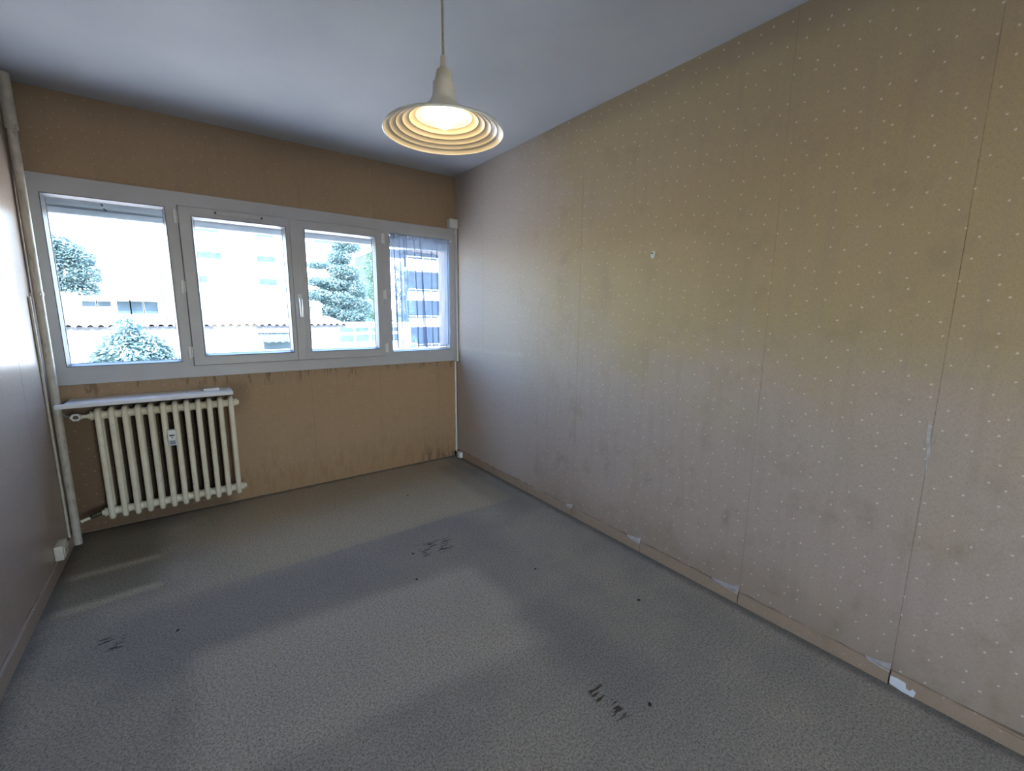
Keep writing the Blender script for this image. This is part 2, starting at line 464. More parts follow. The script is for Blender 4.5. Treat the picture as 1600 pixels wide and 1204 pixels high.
def plate(bm, xs, zs, holes, y0, y1, bev=0.0):
    """flat plate in the XZ plane with rectangular holes; holes are (i, j) cells"""
    V = {}
    def v(i, j, k):
        if (i, j, k) not in V: V[i, j, k] = bm.verts.new((xs[i], (y0, y1)[k], zs[j]))
        return V[i, j, k]
    nx, nz = len(xs)-1, len(zs)-1
    solid = lambda i, j: 0 <= i < nx and 0 <= j < nz and (i, j) not in holes
    for i in range(nx):
        for j in range(nz):
            if not solid(i, j): continue
            bm.faces.new((v(i, j, 0), v(i+1, j, 0), v(i+1, j+1, 0), v(i, j+1, 0)))
            bm.faces.new((v(i, j, 1), v(i, j+1, 1), v(i+1, j+1, 1), v(i+1, j, 1)))
            if not solid(i-1, j): bm.faces.new((v(i, j, 0), v(i, j+1, 0), v(i, j+1, 1), v(i, j, 1)))
            if not solid(i+1, j): bm.faces.new((v(i+1, j, 0), v(i+1, j, 1), v(i+1, j+1, 1), v(i+1, j+1, 0)))
            if not solid(i, j-1): bm.faces.new((v(i, j, 0), v(i, j, 1), v(i+1, j, 1), v(i+1, j, 0)))
            if not solid(i, j+1): bm.faces.new((v(i, j+1, 0), v(i+1, j+1, 0), v(i+1, j+1, 1), v(i, j+1, 1)))
    bmesh.ops.recalc_face_normals(bm, faces=bm.faces[:])
    if bev:
        es = [e for e in bm.edges if len(e.link_faces) == 2 and e.calc_face_angle(0) > .5]
        bmesh.ops.bevel(bm, geom=es, offset=bev, segments=2, affect='EDGES', profile=.6)
    return bm
def ring(bm, x0, x1, z0, z1, w0, w1, y0, y1):
    """rectangular bead: outer edge (x0..z1) at depth y0, inner edge shrunk by w1 at y1, splayed"""
    o = [(x0, z0), (x1, z0), (x1, z1), (x0, z1)]
    def sh(w): return [(x0+w, z0+w), (x1-w, z0+w), (x1-w, z1-w), (x0+w, z1-w)]
    loops = [[bm.verts.new((x, y, z)) for x, z in pts] for pts, y in
             ((o, y1), (o, y0), (sh(w0), y0-.001), (sh(w1), y0+(y1-y0)*.55), (sh(w1), y1))]
    n = len(loops)
    for a in range(n):
        p, q = loops[a], loops[(a+1) % n]
        for k in range(4): bm.faces.new((p[k], p[(k+1) % 4], q[(k+1) % 4], q[k]))
    bmesh.ops.recalc_face_normals(bm, faces=bm.faces[:])
    return bm

# ================================================================ ROOM SHELL
T = 0.25
WX0, WX1, WZ0, WZ1 = 0.04, 2.585, 0.935, 2.04          # opening in the window wall
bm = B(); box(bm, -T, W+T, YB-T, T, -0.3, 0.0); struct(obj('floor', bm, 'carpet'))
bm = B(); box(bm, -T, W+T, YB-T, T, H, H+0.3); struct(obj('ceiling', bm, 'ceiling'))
bm = B(); plate(bm, [-T, WX0, WX1, W+T], [0, WZ0, WZ1, H], {(1, 1)}, 0.0, T)
wall_back = struct(obj('wall_back', bm, 'plaster'))
bm = B(); box(bm, -T, 0, YB, 0, 0, H); wall_left = struct(obj('wall_left', bm, 'plaster'))
bm = B(); box(bm, W, W+T, YB, 0, 0, H); wall_right = struct(obj('wall_right', bm, 'plaster'))
RX0, RX1, RZ1 = .95, 1.75, 2.25       # opening added in the unseen end wall for fill daylight
bm = B(); plate(bm, [-T, RX0, RX1, W+T], [0, .02, RZ1, H], {(1, 1)}, YB-T, YB); struct(obj('wall_front', bm, 'paper_back'))

# wallpaper lengths: thin sheets with a hairline joint, ragged at the skirting
def strip_side(parent, mat, x_face, sgn, ya, yb, z0, z1, ragged):
    """sheet on a side wall from y=ya (far) to y=yb (near); sgn is the inward direction"""
    bm = B(); n = 14
    bot = [(ya+(yb-ya)*i/n, z0+(random.uniform(0, ragged) if 0 < i < n else 0)) for i in range(n+1)]
    poly = bot+[(yb, z1), (ya, z1)]
    prism(bm, poly, 'x', x_face, x_face+sgn*random.uniform(.0010, .0016))
    return obj('wallpaper_strip', bm, mat, parent)
def strip_back(parent, mat, xa, xb, z0, z1):
    bm = B(); box(bm, xa, xb, -random.uniform(.0010, .0016), 0, z0, z1)
    return obj('wallpaper_strip', bm, mat, parent)

seams_r = [0.0, -.455, -1.010, -1.565, -2.120, -2.675, -3.230, -3.785, -4.34, -4.9, -5.45, YB]
for i, (a, b) in enumerate(zip(seams_r, seams_r[1:])):
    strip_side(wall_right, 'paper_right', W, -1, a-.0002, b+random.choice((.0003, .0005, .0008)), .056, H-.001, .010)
seams_l = [0.0, -.53, -1.06, -1.59, -2.12, -2.65, -3.18, -3.71, -4.24, -4.77, -5.3, YB]
for i, (a, b) in enumerate(zip(seams_l, seams_l[1:])):
    strip_side(wall_left, 'paper_left', 0, 1, a-.0004, b+.0005, .066, H-.001, .008)
seams_b = [0.0, .31, .84, 1.37, 1.90, 2.43, W]
for i, (a, b) in enumerate(zip(seams_b, seams_b[1:])):
    g = random.choice((.0005, .001))
    strip_back(wall_back, 'paper_back', a+.0004, b-g, .004, WZ0)
    strip_back(wall_back, 'paper_back', a+.0004, b-g, WZ1, H-.001)

# torn white patch along a seam of the right wall
bm = B()
prism(bm, [(-3.217, .985), (-3.227, .982), (-3.229, .93), (-3.233, .90), (-3.234, .875), (-3.231, .862), (-3.233, .81), (-3.231, .808), (-3.228, .86), (-3.224, .872), (-3.225, .90), (-3.219, .925)], 'x', W-.0022, W-.0012)
obj('torn_patch', bm, 'paper_grey', wall_right)

# skirting boards: core with papered lengths in front
def skirting(name, x_face, sgn, seams, h, mat):
    bm = B(); xs = sorted((x_face, x_face+sgn*.009))
    box(bm, xs[0], xs[1], YB, 0 if sgn > 0 else -.0, 0, h-.004)
    core = struct(obj(name, bm, 'dark_gap'))
    for a, b in zip(seams, seams[1:]):
        bm = B(); n = 26; L = a-b
        top = []
        ph = random.uniform(0, 6); amp = random.uniform(.0015, .0045)
        for k in range(n+1):
            y = a-.0015-(L-.004)*k/n
            z = h-.0035-max(0, amp*(math.sin(k*.45+ph)))*1.6-random.uniform(0, .0016)
            if k < 3 or k > n-3: z = h-.001
            top.append((y, z))
        poly = [(top[-1][0], .001), (top[0][0], .001)]+top
        x0 = x_face+sgn*.009
        prism(bm, poly, 'x', x0, x0+sgn*.0035)
        obj('papered_board', bm, mat, core)
        bm = B(); xa, xb = sorted((x_face+sgn*.0017, x_face+sgn*.0112))
        box(bm, xa, xb, b+.001, a-.001, h-.0075, h-.0022, .001, 1); obj('paper_fold', bm, mat, core)
    return core
sk_r = skirting('baseboard_right', W, -1, seams_r, .060, 'baseboard')
sk_l = skirting('baseboard_left', 0, 1, [-.03]+seams_l[1:], .072, 'paper_left')
# curled white paper corners at the joints of the right skirting
for y, s in ((-1.565, .6), (-2.120, 1.0), (-2.675, 1.35), (-3.230, .8)):
    bm = B()
    P = [(W-.0016, y+.002, .062+.022*s), (W-.0030, y+.030, .064+.008*s), (W-.004, y+.10*s, .063), (W-.013, y+.085*s, .056), (W-.0145, y+.035, .052), (W-.016, y+.002, .050)]
    f = [bm.verts.new(p) for p in P]; c0 = bm.verts.new((W-.010, y+.028, .062))
    for k in range(6): bm.faces.new((f[k], f[(k+1) % 6], c0))
    bmesh.ops.solidify(bm, geom=bm.faces[:], thickness=.0006)
    o = obj('torn_paper_curl', bm, 'paper_torn', sk_r); o['label'] = 'white torn curl of paper at a joint'
# bare white patch where the paper is gone from the right skirting
bm = B()
prism(bm, [(-3.232, .040), (-3.232, .010), (-3.262, .003), (-3.266, .0015), (-3.300, .0015), (-3.304, .024), (-3.294, .030), (-3.288, .018), (-3.278, .020), (-3.274, .040), (-3.25, .043)], 'x', W-.0150, W-.0127)
o = obj('bare_patch', bm, 'shelf', sk_r); o['label'] = 'bare white patch with a ragged edge'

# ================================================================ WINDOW
win = struct(empty('window_1', (0, 0, 0)))
FX = [.018, .074, .604, .662, 1.942, 2.004, 2.542, 2.602]
FZ = [.912, .988, 1.016, 1.962, 1.980, 2.060]
bm = B()
holes = set()
for j in (2,): holes |= {(1, j), (5, j)}
for j in (1, 2, 3): holes |= {(3, j)}
plate(bm, FX, FZ, holes, -.034, .045, .003)
plate(bm, [FX[3]-.02, .700, 1.905, FX[4]+.02], [FZ[1]-.02, 1.020, 1.950, FZ[4]+.02], {(1, 1)}, .032, .052)
frame = obj('window_frame', bm, 'upvc', win)
def bead(parent, x0, x1, z0, z1, y0, y1):
    bm = B(); ring(bm, x0, x1, z0, z1, .004, .013, y0, y1); return obj('glazing_bead', bm, 'upvc_edge', parent)
def gasket(parent, x0, x1, z0, z1, y):
    bm = B(); ring(bm, x0, x1, z0, z1, .002, .0035, y-.002, y+.004); return obj('gasket', bm, 'gasket', parent)
def pane(parent, x0, x1, z0, z1, y):
    bm = B(); vs = [bm.verts.new(p) for p in ((x0, y, z0), (x1, y, z0), (x1, y, z1), (x0, y, z1))]
    bm.faces.new(vs)
    return obj('glass_pane', bm, 'glass', parent)
for x0, x1 in ((FX[1], FX[2]), (FX[5], FX[6])):
    bead(frame, x0-.0005, x1+.0005, FZ[2]-.0005, FZ[3]+.0005, -.036, .022)
    gasket(frame, x0+.0125, x1-.0125, FZ[2]+.0125, FZ[3]-.0125, .016)
    pane(frame, x0+.006, x1-.006, FZ[2]+.006, FZ[3]-.006, .020)
def sash(x0, x1, gx0, gx1, name='window_sash'):
    bm = B(); z0, z1, gz0, gz1 = .990, 1.978, 1.048, 1.922
    plate(bm, [x0, gx0, gx1, x1], [z0, gz0, gz1, z1], {(1, 1)}, -.050, .030, .004)
    s = obj(name, bm, 'upvc', win)
    bead(s, gx0-.0005, gx1+.0005, gz0-.0005, gz1+.0005, -.052, .016)
    gasket(s, gx0+.0125, gx1-.0125, gz0+.0125, gz1-.0125, .010)
    pane(s, gx0+.006, gx1-.006, gz0+.006, gz1-.006, .014)
    return s
s2 = sash(.665, 1.300, .728, 1.258)
s3 = sash(1.304, 1.939, 1.376, 1.892)
# cover strip on the meeting stiles with the handle
bm = B(); box(bm, 1.282, 1.340, -.062, -.050, .992, 1.976, .004); obj('cover_strip', bm, 'upvc', s2)
bm = B(); box(bm, 1.300, 1.326, -.072, -.062, 1.395, 1.465, .004)
hd = obj('window_handle', bm, 'white_plastic', win)
bm = B(); tube(bm, [(1.313, -.070, 1.43), (1.313, -.100, 1.43), (1.313, -.108, 1.42), (1.313, -.108, 1.36), (1.313, -.106, 1.305)], [.008, .008, .0095, .0095, .007], 12)
obj('handle_lever', bm, 'chrome', hd, True)
for x, zs in ((.648, (1.912, 1.489, 1.076)), (1.956, (1.915, 1.483, 1.053))):
    for z in zs:
        bm = B(); tube(bm, [(x, -.044, z-.040), (x, -.044, z-.002), (x, -.044, z+.002), (x, -.044, z+.040)], [.0085, .0085, .0085, .0085], 12)
        box(bm, x-.004, x+.020 if x < 1 else x+.004, -.038, -.034, z-.034, z+.034)
        if x > 1: box(bm, x-.020, x+.004, -.052, -.048, z-.034, z+.034)
        obj('hinge', bm, 'white_plastic', win, False)
# trickle vent across the head over the second light
bm = B(); box(bm, .850, 1.125, -.058, -.050, 1.944, 1.968, .003); tv = obj('air_vent', bm, 'upvc', s2)
for x in (.858, 1.117):
    bm = B(); tube(bm, [(x, -.0575, 1.956), (x, -.0605, 1.956)], .006, 12); obj('vent_screw', bm, 'black_plastic', s2)

# unseen glazed door added behind the camera to let in fill daylight
dr = struct(empty('door_added_fill', (0, YB, 0)))
bm = B(); plate(bm, [RX0, RX0+.06, RX1-.06, RX1], [.02, .10, RZ1-.06, RZ1], {(1, 1)}, YB-.16, YB-.10, .004)
df_ = obj('added_door_frame', bm, 'upvc', dr); df_.matrix_parent_inverse = Matrix.Translation((0, -YB, 0))
for x0, x1 in ((RX0+.055, RX1-.055),):
    pane(df_, x0, x1, .095, RZ1-.055, YB-.13)
bm = B(); box(bm, -T-.6, W+T+.6, YB-T-1.75, YB-T, H, H+.22); struct(obj('ceiling_sun_block', bm, 'facade'))  # unseen overhang added to keep direct sun out of the rear opening
# outer reveal sill of the opening
bm = B(); box(bm, WX0, WX1, .045, .30, WZ0-.03, .955, .004); struct(obj('trim_1', bm, 'facade'))
# roller shutter, wound up: lower slats show behind the glass
rs_ = empty('roller_shutter', (1.31, .15, 1.9))
tag(rs_, 'grey roller shutter wound up outside the window, its lowest slats showing behind the glass', 'shutter')
def rel(o): o.matrix_parent_inverse = Matrix.Translation(-Vector(o.parent.location)); return o
for k in range(2):
    z = 1.921+k*.052
    bm = B(); prism(bm, [(.140, z), (.132, z+.012), (.130, z+.026), (.132, z+.042), (.140, z+.050), (.150, z+.050), (.150, z)], 'x', .048, 2.578)
    rel(obj('slat', bm, 'shutter', rs_))
bm = B(); box(bm, .048, 2.578, .118, .160, 1.884, 1.917, .005); rel(obj('bottom_bar', bm, 'shutter', rs_))
for x in (.30,):
    bm = B(); tube(bm, [(x, .131, 1.965), (x+.004, .118, 1.962), (x+.010, .116, 1.950)], .004, 8); rel(obj('shutter_stop', bm, 'black_plastic', rs_))
    bm = B(); tube(bm, [(x+.012, .131, 1.936), (x+.016, .120, 1.930), (x+.026, .118, 1.925)], .004, 8); rel(obj('shutter_stop', bm, 'black_plastic', rs_))

# ---------------------------------------------------------------- sheer curtain and rod
rod = empty('curtain_rod', (2.27, -.055, 1.952))
tag(rod, 'thin white rod on two small hooks holding the sheer curtain over the last pane', 'curtain rod')
bm = B(); tube(bm, [(1.992, -.058, 1.953), (2.552, -.058, 1.953)], .0042, 10); rel(obj('rod', bm, 'metal_rod', rod, True))
for x in (1.997, 2.547):
    bm = B(); tube(bm, [(x, -.034, 1.948), (x, -.058, 1.944), (x, -.066, 1.949), (x, -.064, 1.957)], .003, 8); rel(obj('hook', bm, 'metal_rod', rod, True))
    bm = B(); tube(bm, [(x-.008 if x < 2.2 else x, -.058, 1.953), (x if x < 2.2 else x+.008, -.058, 1.953)], .007, 10); rel(obj('finial', bm, 'metal_rod', rod, True))

def curtain_mesh():
    bm = B()
    xa, xb = 2.006, 2.532
    folds = [(.035, .020), (.135, .012), (.205, .022), (.245, .012), (.375, .018), (.47, .024), (.66, .016), (.76, .022), (.955, .016)]
    pts = []           # (u, du slope drift with height, y)
    # walk along the rod; at each fold the cloth doubles back in an S
    xs = []
    last = 0.0
    for f, w in folds:
        n = max(2, int((f-last)*40))
        for k in range(n): xs.append((last+(f-last)*k/n, .0045*math.sin((last+(f-last)*k/n)*46), f))
        xs += [(f, .002, f), (f+w*.55, -.006, f), (f+w*.25, -.012, f), (f-w*.10, -.014, f), (f+w*.1, -.019, f), (f+w*.9, -.012, f)]
        last = f+w*1.1
    n = 4
    for k in range(n+1): xs.append((min(last+(1-last)*k/n, 1.0), .003, 1.0))
    rows = 26; grid = []
    for j in range(rows+1):
        t = j/rows                           # 0 at the rod, 1 at the hem
        r_ = []
        for u, y, f in xs:
            drift = {.47: .085, .205: -.03, .035: .03, .375: .03}.get(f, 0.0)*t
            x = xa+(xb-xa)*(u+drift*math.exp(-((u-f)/.05)**2))
            sag = -.010*math.sin(math.pi*min(1, u*1.05))+.010*u**3
            z = 1.950-(1.950-1.052)*t+sag*t
            amp = 1.0 if j > 2 else .7
            gath = .003*math.sin(u*190) if j < 3 else 0
            r_.append(bm.verts.new((x, -.060+y*amp*(.75+.35*t)+gath, z+(.0015*math.sin(u*190) if j == 0 else 0))))
        grid.append(r_)
    for a, b in zip(grid, grid[1:]):
        for k in range(len(a)-1): bm.faces.new((a[k], b[k], b[k+1], a[k+1]))
    return bm
cur = empty('sheer_curtain', (2.27, -.06, 1.5))
tag(cur, 'bluish white sheer curtain with thin pleats hanging over the rightmost window pane', 'curtain')
o = rel(obj('voile', curtain_mesh(), 'sheer', cur, True))
bm = B()
hem = []
for k in range(31):
    u = k/30
    hem.append((2.006+.526*u, -.067, 1.058-.010*math.sin(math.pi*min(1, u*1.05))+.010*u**3))
for k in range(30):
    a, b = hem[k], hem[k+1]
    v = [bm.verts.new(q) for q in (a, b, (b[0], b[1]-.001, b[2]-.008), (a[0], a[1]-.001, a[2]-.008))]; bm.faces.new(v)
bmesh.ops.remove_doubles(bm, verts=bm.verts[:], dist=1e-5)
rel(obj('hem', bm, 'sheer', cur))
bm = B(); n = 60
for k in range(n):
    x = 2.006+.526*k/n; x2 = 2.006+.526*(k+1)/n
    y = -.0665+.003*math.sin(k*1.9); y2 = -.0665+.003*math.sin((k+1)*1.9)
    v = [bm.verts.new(q) for q in ((x, y, 1.925), (x2, y2, 1.925), (x2, y2, 1.962+.002*math.sin(k*2.3)), (x, y, 1.962+.002*math.sin(k*2.3)))]
    bm.faces.new(v)
rel(obj('rod_pocket', bm, 'sheer', cur))

# ================================================================ RADIATOR
rad = empty('radiator', (.50, -.13, .10))
tag(rad, 'old cream cast iron column radiator of twelve sections under the window', 'radiator')
def section_mesh():
    bm = B()
    yf, yb, z0, z1 = -.165, -.085, .118, .770
    rx, ry = .0148, .0135
    # closed rounded loop in the YZ plane
    path = []
    R_ = .022
    def arc(cy_, cz_, a0, a1):
        for k in range(6):
            a = a0+(a1-a0)*k/5; path.append((cy_+R_*math.cos(a), cz_+R_*math.sin(a)))
    arc(yf+R_, z1-R_, math.pi, math.pi/2); arc(yb-R_, z1-R_, math.pi/2, 0)
    arc(yb-R_, z0+R_, 0, -math.pi/2); arc(yf+R_, z0+R_, -math.pi/2, -math.pi)
    n = len(path); seg = 12; rings = []
    for i in range(n):
        a, b = path[i-1], path[(i+1) % n]; dy, dz = b[0]-a[0], b[1]-a[1]; l = math.hypot(dy, dz)
        ny, nz = dz/l, -dy/l
        rings.append([bm.verts.new((rx*math.cos(2*math.pi*k/seg), path[i][0]+ny*ry*math.sin(2*math.pi*k/seg), path[i][1]+nz*ry*math.sin(2*math.pi*k/seg))) for k in range(seg)])
    for i in range(n):
        a, b = rings[i], rings[(i+1) % n]
        for k in range(seg): bm.faces.new((a[k], a[(k+1) % seg], b[(k+1) % seg], b[k]))
    # hubs
    for z in (.738, .150):
        tube(bm, [(-.0292, -.125, z), (-.018, -.125, z), (.018, -.125, z), (.0292, -.125, z)], [.022, .026, .026, .022], 16)
    bmesh.ops.recalc_face_normals(bm, faces=bm.faces[:])
    return bm
x0r, pitch = .190, .0586
first = None
for i in range(12):
    if first is None:
        first = obj('section', section_mesh(), 'radiator', rad, True); rel(first); first.location = (x0r, 0, 0)
    else:
        c = first.copy(); C.objects.link(c); c.parent = rad; c.matrix_parent_inverse = first.matrix_parent_inverse.copy()
        c.location = (x0r+pitch*i, 0, 0)
xe = x0r+pitch*11
for x, s, z in ((x0r-.029, -1, .738), (x0r-.029, -1, .150), (xe+.029, 1, .738), (xe+.029, 1, .150)):
    bm = B(); tube(bm, [(x, -.125, z), (x+s*.006, -.125, z), (x+s*.006, -.125, z), (x+s*.018, -.125, z)], [.027, .027, .017, .016], 8)
    rel(obj('end_plug', bm, 'radiator', rad))
# supply valve with handwheel
bm = B(); tube(bm, [(.145, -.125, .738), (.100, -.125, .738)], .011, 10); tube(bm, [(.118, -.125, .738), (.096, -.125, .738)], .016, 8)
tube(bm, [(.100, -.120, .738), (.100, -.158, .742)], .010, 10)
rel(obj('valve_body', bm, 'radiator', rad, True))
bm = B()
seg = 6
for k in range(36):
    pass
rings = []
for k in range(36):
    a = 2*math.pi*k/36; rr = .0175*(1+.08*math.cos(6*a))
    rings.append([bm.verts.new((.100+(rr+.006*math.cos(t))*math.cos(a), -.165+.006*math.sin(t), .744+(rr*.9+.006*math.cos(t))*math.sin(a))) for t in [2*math.pi*q/8 for q in range(8)]])
for k in range(36):
    a, b = rings[k], rings[(k+1) % 36]
    for q in range(8): bm.faces.new((a[q], a[(q+1) % 8], b[(q+1) % 8], b[q]))
hw = rel(obj('handwheel', bm, 'white_plastic', rad, True)); hw['label'] = 'white six lobed valve handwheel'
bm = B(); tube(bm, [(.100, -.150, .744), (.100, -.166, .744)], .011, 12); rel(obj('valve_stem', bm, 'brass_dark', rad))
# return pipe and dark lockshield valve at the bottom left
bm = B(); tube(bm, [(.143, -.125, .150), (.128, -.125, .150), (.105, -.125, .142), (.090, -.126, .134)], [.013, .015, .015, .012], 10)
rv = rel(obj('return_valve', bm, 'brass_dark', rad, True)); rv['label'] = 'tarnished dark return valve'
bm = B(); tube(bm, [(.090, -.126, .134), (.048, -.132, .122)], .009, 10); rel(obj('return_pipe', bm, 'radiator', rad, True))
# wall brackets
for x in (.30, .72):
    for z in (.20, .66):
        bm = B(); box(bm, x-.008, x+.008, -.092, -.0019, z-.012, z+.012, .002); rel(obj('bracket', bm, 'radiator', rad))
# heat cost meter clipped between the sixth and seventh section
hm = empty('heat_meter', (.512, -.19, .52))
tag(hm, 'small white heat meter with a narrow display clipped on the radiator front', 'meter')
xm = .5125
bm = B(); box(bm, xm-.021, xm+.021, -.208, -.1795, .520, .618, .003); rel(obj('meter_case', bm, 'white_plastic', hm))
bm = B(); box(bm, xm-.013, xm+.013, -.2095, -.2075, .580, .588, .0005); rel(obj('display', bm, 'black_plastic', hm))
bm = B(); tube(bm, [(xm, -.2075, .571), (xm, -.2098, .571)], .004, 10); rel(obj('lens', bm, 'black_plastic', hm))
bm = B(); box(bm, xm-.015, xm+.015, -.2095, -.2075, .526, .552, .0005); rel(obj('label_plate', bm, 'shutter', hm))

# shelf board over the radiator, notched round the riser
bm = B()
prism(bm, [(.030, -.212), (.850, -.212), (.850, -.002), (.062, -.002), (.062, -.172), (.030, -.186)], 'z', .804, .828)
es = [e for e in bm.edges if abs(e.verts[0].co.z-e.verts[1].co.z) < 1e-6]
bmesh.ops.bevel(bm, geom=es, offset=.004, segments=3, affect='EDGES', profile=.5)
tag(obj('radiator_shelf', bm, 'shelf'), 'white board shelf fixed to the wall above the radiator', 'shelf')
bm = B(); box(bm, .695, .782, -.120, -.066, .828, .842, .003)
tag(obj('small_block', bm, 'shelf'), 'small flat white block left on the right end of the radiator shelf', 'block')

# ================================================================ PIPES IN THE LEFT CORNER
ris = empty('heating_riser', (.027, -.15, 0))
tag(ris, 'thick cream painted heating pipe rising floor to ceiling in the left corner', 'pipe')
def rp(z): return (.027, -.152+.052*z/H, z)
bm = B(); tube(bm, [rp(0), rp(1.0), rp(2.26)], .0195, 16); rel(obj('pipe', bm, 'pipe', ris, True))
bm = B(); tube(bm, [rp(2.24), rp(2.244), rp(2.499)], [.0215, .0255, .0235], 16); rel(obj('sleeve', bm, 'pipe', ris, True))
bm = B(); tube(bm, [rp(2.235), rp(2.240), rp(2.252), rp(2.257)], [.022, .0265, .0265, .022], 16); rel(obj('collar', bm, 'pipe', ris, True))
p = rp(1.42)
bm = B(); tube(bm, [(p[0], p[1], p[2]-.009), (p[0], p[1], p[2]+.009)], .0225, 16); box(bm, .001, .012, p[1]-.034, p[1]+.034, 1.412, 1.428, .002)
tube(bm, [(.036, p[1]-.020, 1.42), (.036, p[1]-.032, 1.42)], .006, 8)
rel(obj('pipe_clip', bm, 'pipe', ris))
tp = empty('radiator_feed_pipe', (.018, -.03, 0))
tag(tp, 'thin cream pipe running behind the thick riser to the radiator valve', 'pipe')
bm = B(); tube(bm, [(.024, -.052, 2.499), (.024, -.052, 1.5), (.024, -.052, .775), (.028, -.056, .752), (.040, -.070, .742), (.066, -.108, .738), (.078, -.125, .738), (.0925, -.125, .738)], .0085, 10)
rel(obj('pipe', bm, 'pipe', tp, True))
for z in (2.2, 1.46):
    bm = B(); tube(bm, [(.024, -.052, z-.006), (.024, -.052, z+.006)], .011, 10); box(bm, .018, .030, -.050, -.0016, z-.005, z+.005); rel(obj('pipe_clip', bm, 'pipe', tp))
cb = bpy.data.objects
bm = B(); tube(bm, [(.008, -.205, 1.405), (.008, -.207, 1.0), (.008, -.212, .60), (.008, -.214, .074)], .0062, 10)
tag(obj('wall_tube', bm, 'pipe', None, True), 'slim painted tube on the left wall beside the thick riser', 'tube')

# ================================================================ CONDUIT AND BOXES IN THE RIGHT CORNER
cd = empty('cable_trunking', (2.61, -.03, 0))
tag(cd, 'white cable trunking running down the right corner beside the window frame', 'trunking')
bm = B(); box(bm, 2.6035, 2.6205, -.046, -.002, .905, 2.070, .002); rel(obj('upper_duct', bm, 'white_plastic', cd))
bm = B(); box(bm, 2.598, 2.6135, -.016, -.0018, .048, .905, .002); rel(obj('lower_duct', bm, 'white_plastic', cd))
bm = B(); box(bm, 2.542, 2.6215, -.062, -.002, 2.064, 2.142, .006); rel(obj('junction_box', bm, 'white_plastic', cd))
bm = B(); tube(bm, [(2.605, -.010, .052), (2.603, -.018, .044), (2.603, -.040, .034), (2.604, -.062, .030)], .0065, 10); rel(obj('cable', bm, 'white_plastic', cd, True))
ss = empty('corner_socket', (2.60, -.08, 0))
tag(ss, 'small white socket low in the right corner where the trunking ends', 'socket')
bm = B(); box(bm, 2.580, W-.0135, -.122, -.063, .004, .058, .006); rel(obj('socket_box', bm, 'white_plastic', ss))
bm = B(); tube(bm, [(2.5805, -.092, .031), (2.574, -.092, .031)], .020, 16); rel(obj('socket_face', bm, 'white_plastic', ss))
bm = B(); tube(bm, [(2.5745, -.092, .031), (2.5725, -.092, .031)], .008, 12); rel(obj('socket_hole', bm, 'gasket', ss))

# left wall socket
so = empty('wall_socket', (0, -.42, .07))
tag(so, 'cream socket box on the left wall just above the skirting near the pipe', 'socket')
bm = B(); box(bm, .0016, .036, -.515, -.410, .074, .150, .006); rel(obj('socket_box', bm, 'old_plastic', so))
bm = B(); box(bm, .036, .040, -.503, -.422, .084, .140, .003); rel(obj('cover_plate', bm, 'old_plastic', so))
for y in (-.475, -.450):
    bm = B(); tube(bm, [(.0395, y, .112), (.0408, y, .112)], .004, 10); rel(obj('pin_hole', bm, 'black_plastic', so))

# picture hook on the right wall
hk = empty('picture_hook', (W, -2.085, 1.65))
tag(hk, 'small white plastic picture hook nailed alone in the middle of the right wall', 'hook')
bm = B(); prism(bm, [(-2.099, 1.663), (-2.071, 1.663), (-2.075, 1.632), (-2.085, 1.628), (-2.095, 1.632)], 'x', W-.007, W-.0012)
bmesh.ops.bevel(bm, geom=bm.edges[:], offset=.001, segments=1, affect='EDGES'); rel(obj('hook_plate', bm, 'white_plastic', hk))
bm = B(); tube(bm, [(W-.007, -2.085, 1.650), (W-.016, -2.085, 1.652), (W-.019, -2.085, 1.657)], .0025, 8); rel(obj('pin', bm, 'brass_dark', hk))

# ================================================================ PENDANT LAMP
LX, LY, LZ = 1.286, -2.334, 1.8425
lamp = empty('pendant_lamp', (LX, LY, LZ))
tag(lamp, 'cream stepped pendant lamp with its bulb lit hanging from the ceiling', 'lamp')
bm = B()
outer = [(.168, 0), (.170, .003), (.166, .008), (.150, .015), (.132, .022), (.114, .030), (.097, .038), (.080, .047), (.064, .057), (.050, .067), (.040, .078), (.0325, .090), (.0310, .100), (.0300, .128), (.0240, .134)]
inner = [(.0225, .132), (.028, .126), (.029, .100), (.031, .090)]
steps = [(.060, .058), (.080, .048), (.098, .0395), (.116, .0315), (.134, .0235), (.151, .0160), (.1655, .0090)]
prev_r = .034
for r, z in steps:
    inner += [(prev_r+.0015, z+.0030), (r-.0055, z-.0005), (r-.001, z-.0055)]
    prev_r = r-.001
inner += [(.1665, .001)]
lathe(bm, outer+inner, 64, close=True)
bmesh.ops.recalc_face_normals(bm, faces=bm.faces[:])
sh = obj('lamp_shade', bm, 'shade', lamp, True)
bm = B(); tp_ = [(.168+.0022*math.cos(a), .001+.0022*math.sin(a)) for a in [2*math.pi*k/8 for k in range(8)]]
lathe(bm, tp_, 64, close=True); obj('shade_rim', bm, 'shade_rim', lamp, True)
bm = B(); lathe(bm, [(.001, .126), (.0235, .128), (.0235, .142), (.0215, .144), (.0215, .150), (.0190, .160), (.0120, .166), (.001, .167)], 32)
obj('lamp_cap', bm, 'lampcap', lamp, True)
bm = B(); lathe(bm, [(.001, .165), (.0085, .165), (.0078, .196), (.0055, .199), (.001, .199)], 20); obj('cord_grip', bm, 'lampcap', lamp, True)
bm = B(); tube(bm, [(0, 0, .197), (-.001, 0, .40), (-.002, 0, H-LZ-.03)], .0034, 10); obj('cord', bm, 'cord', lamp, True)
bm = B(); lathe(bm, [(.001, H-LZ-.0355), (.012, H-LZ-.035), (.030, H-LZ-.022), (.042, H-LZ-.006), (.043, H-LZ-.0005), (.001, H-LZ-.0005)], 32)
obj('ceiling_rose', bm, 'lampcap', lamp, True)
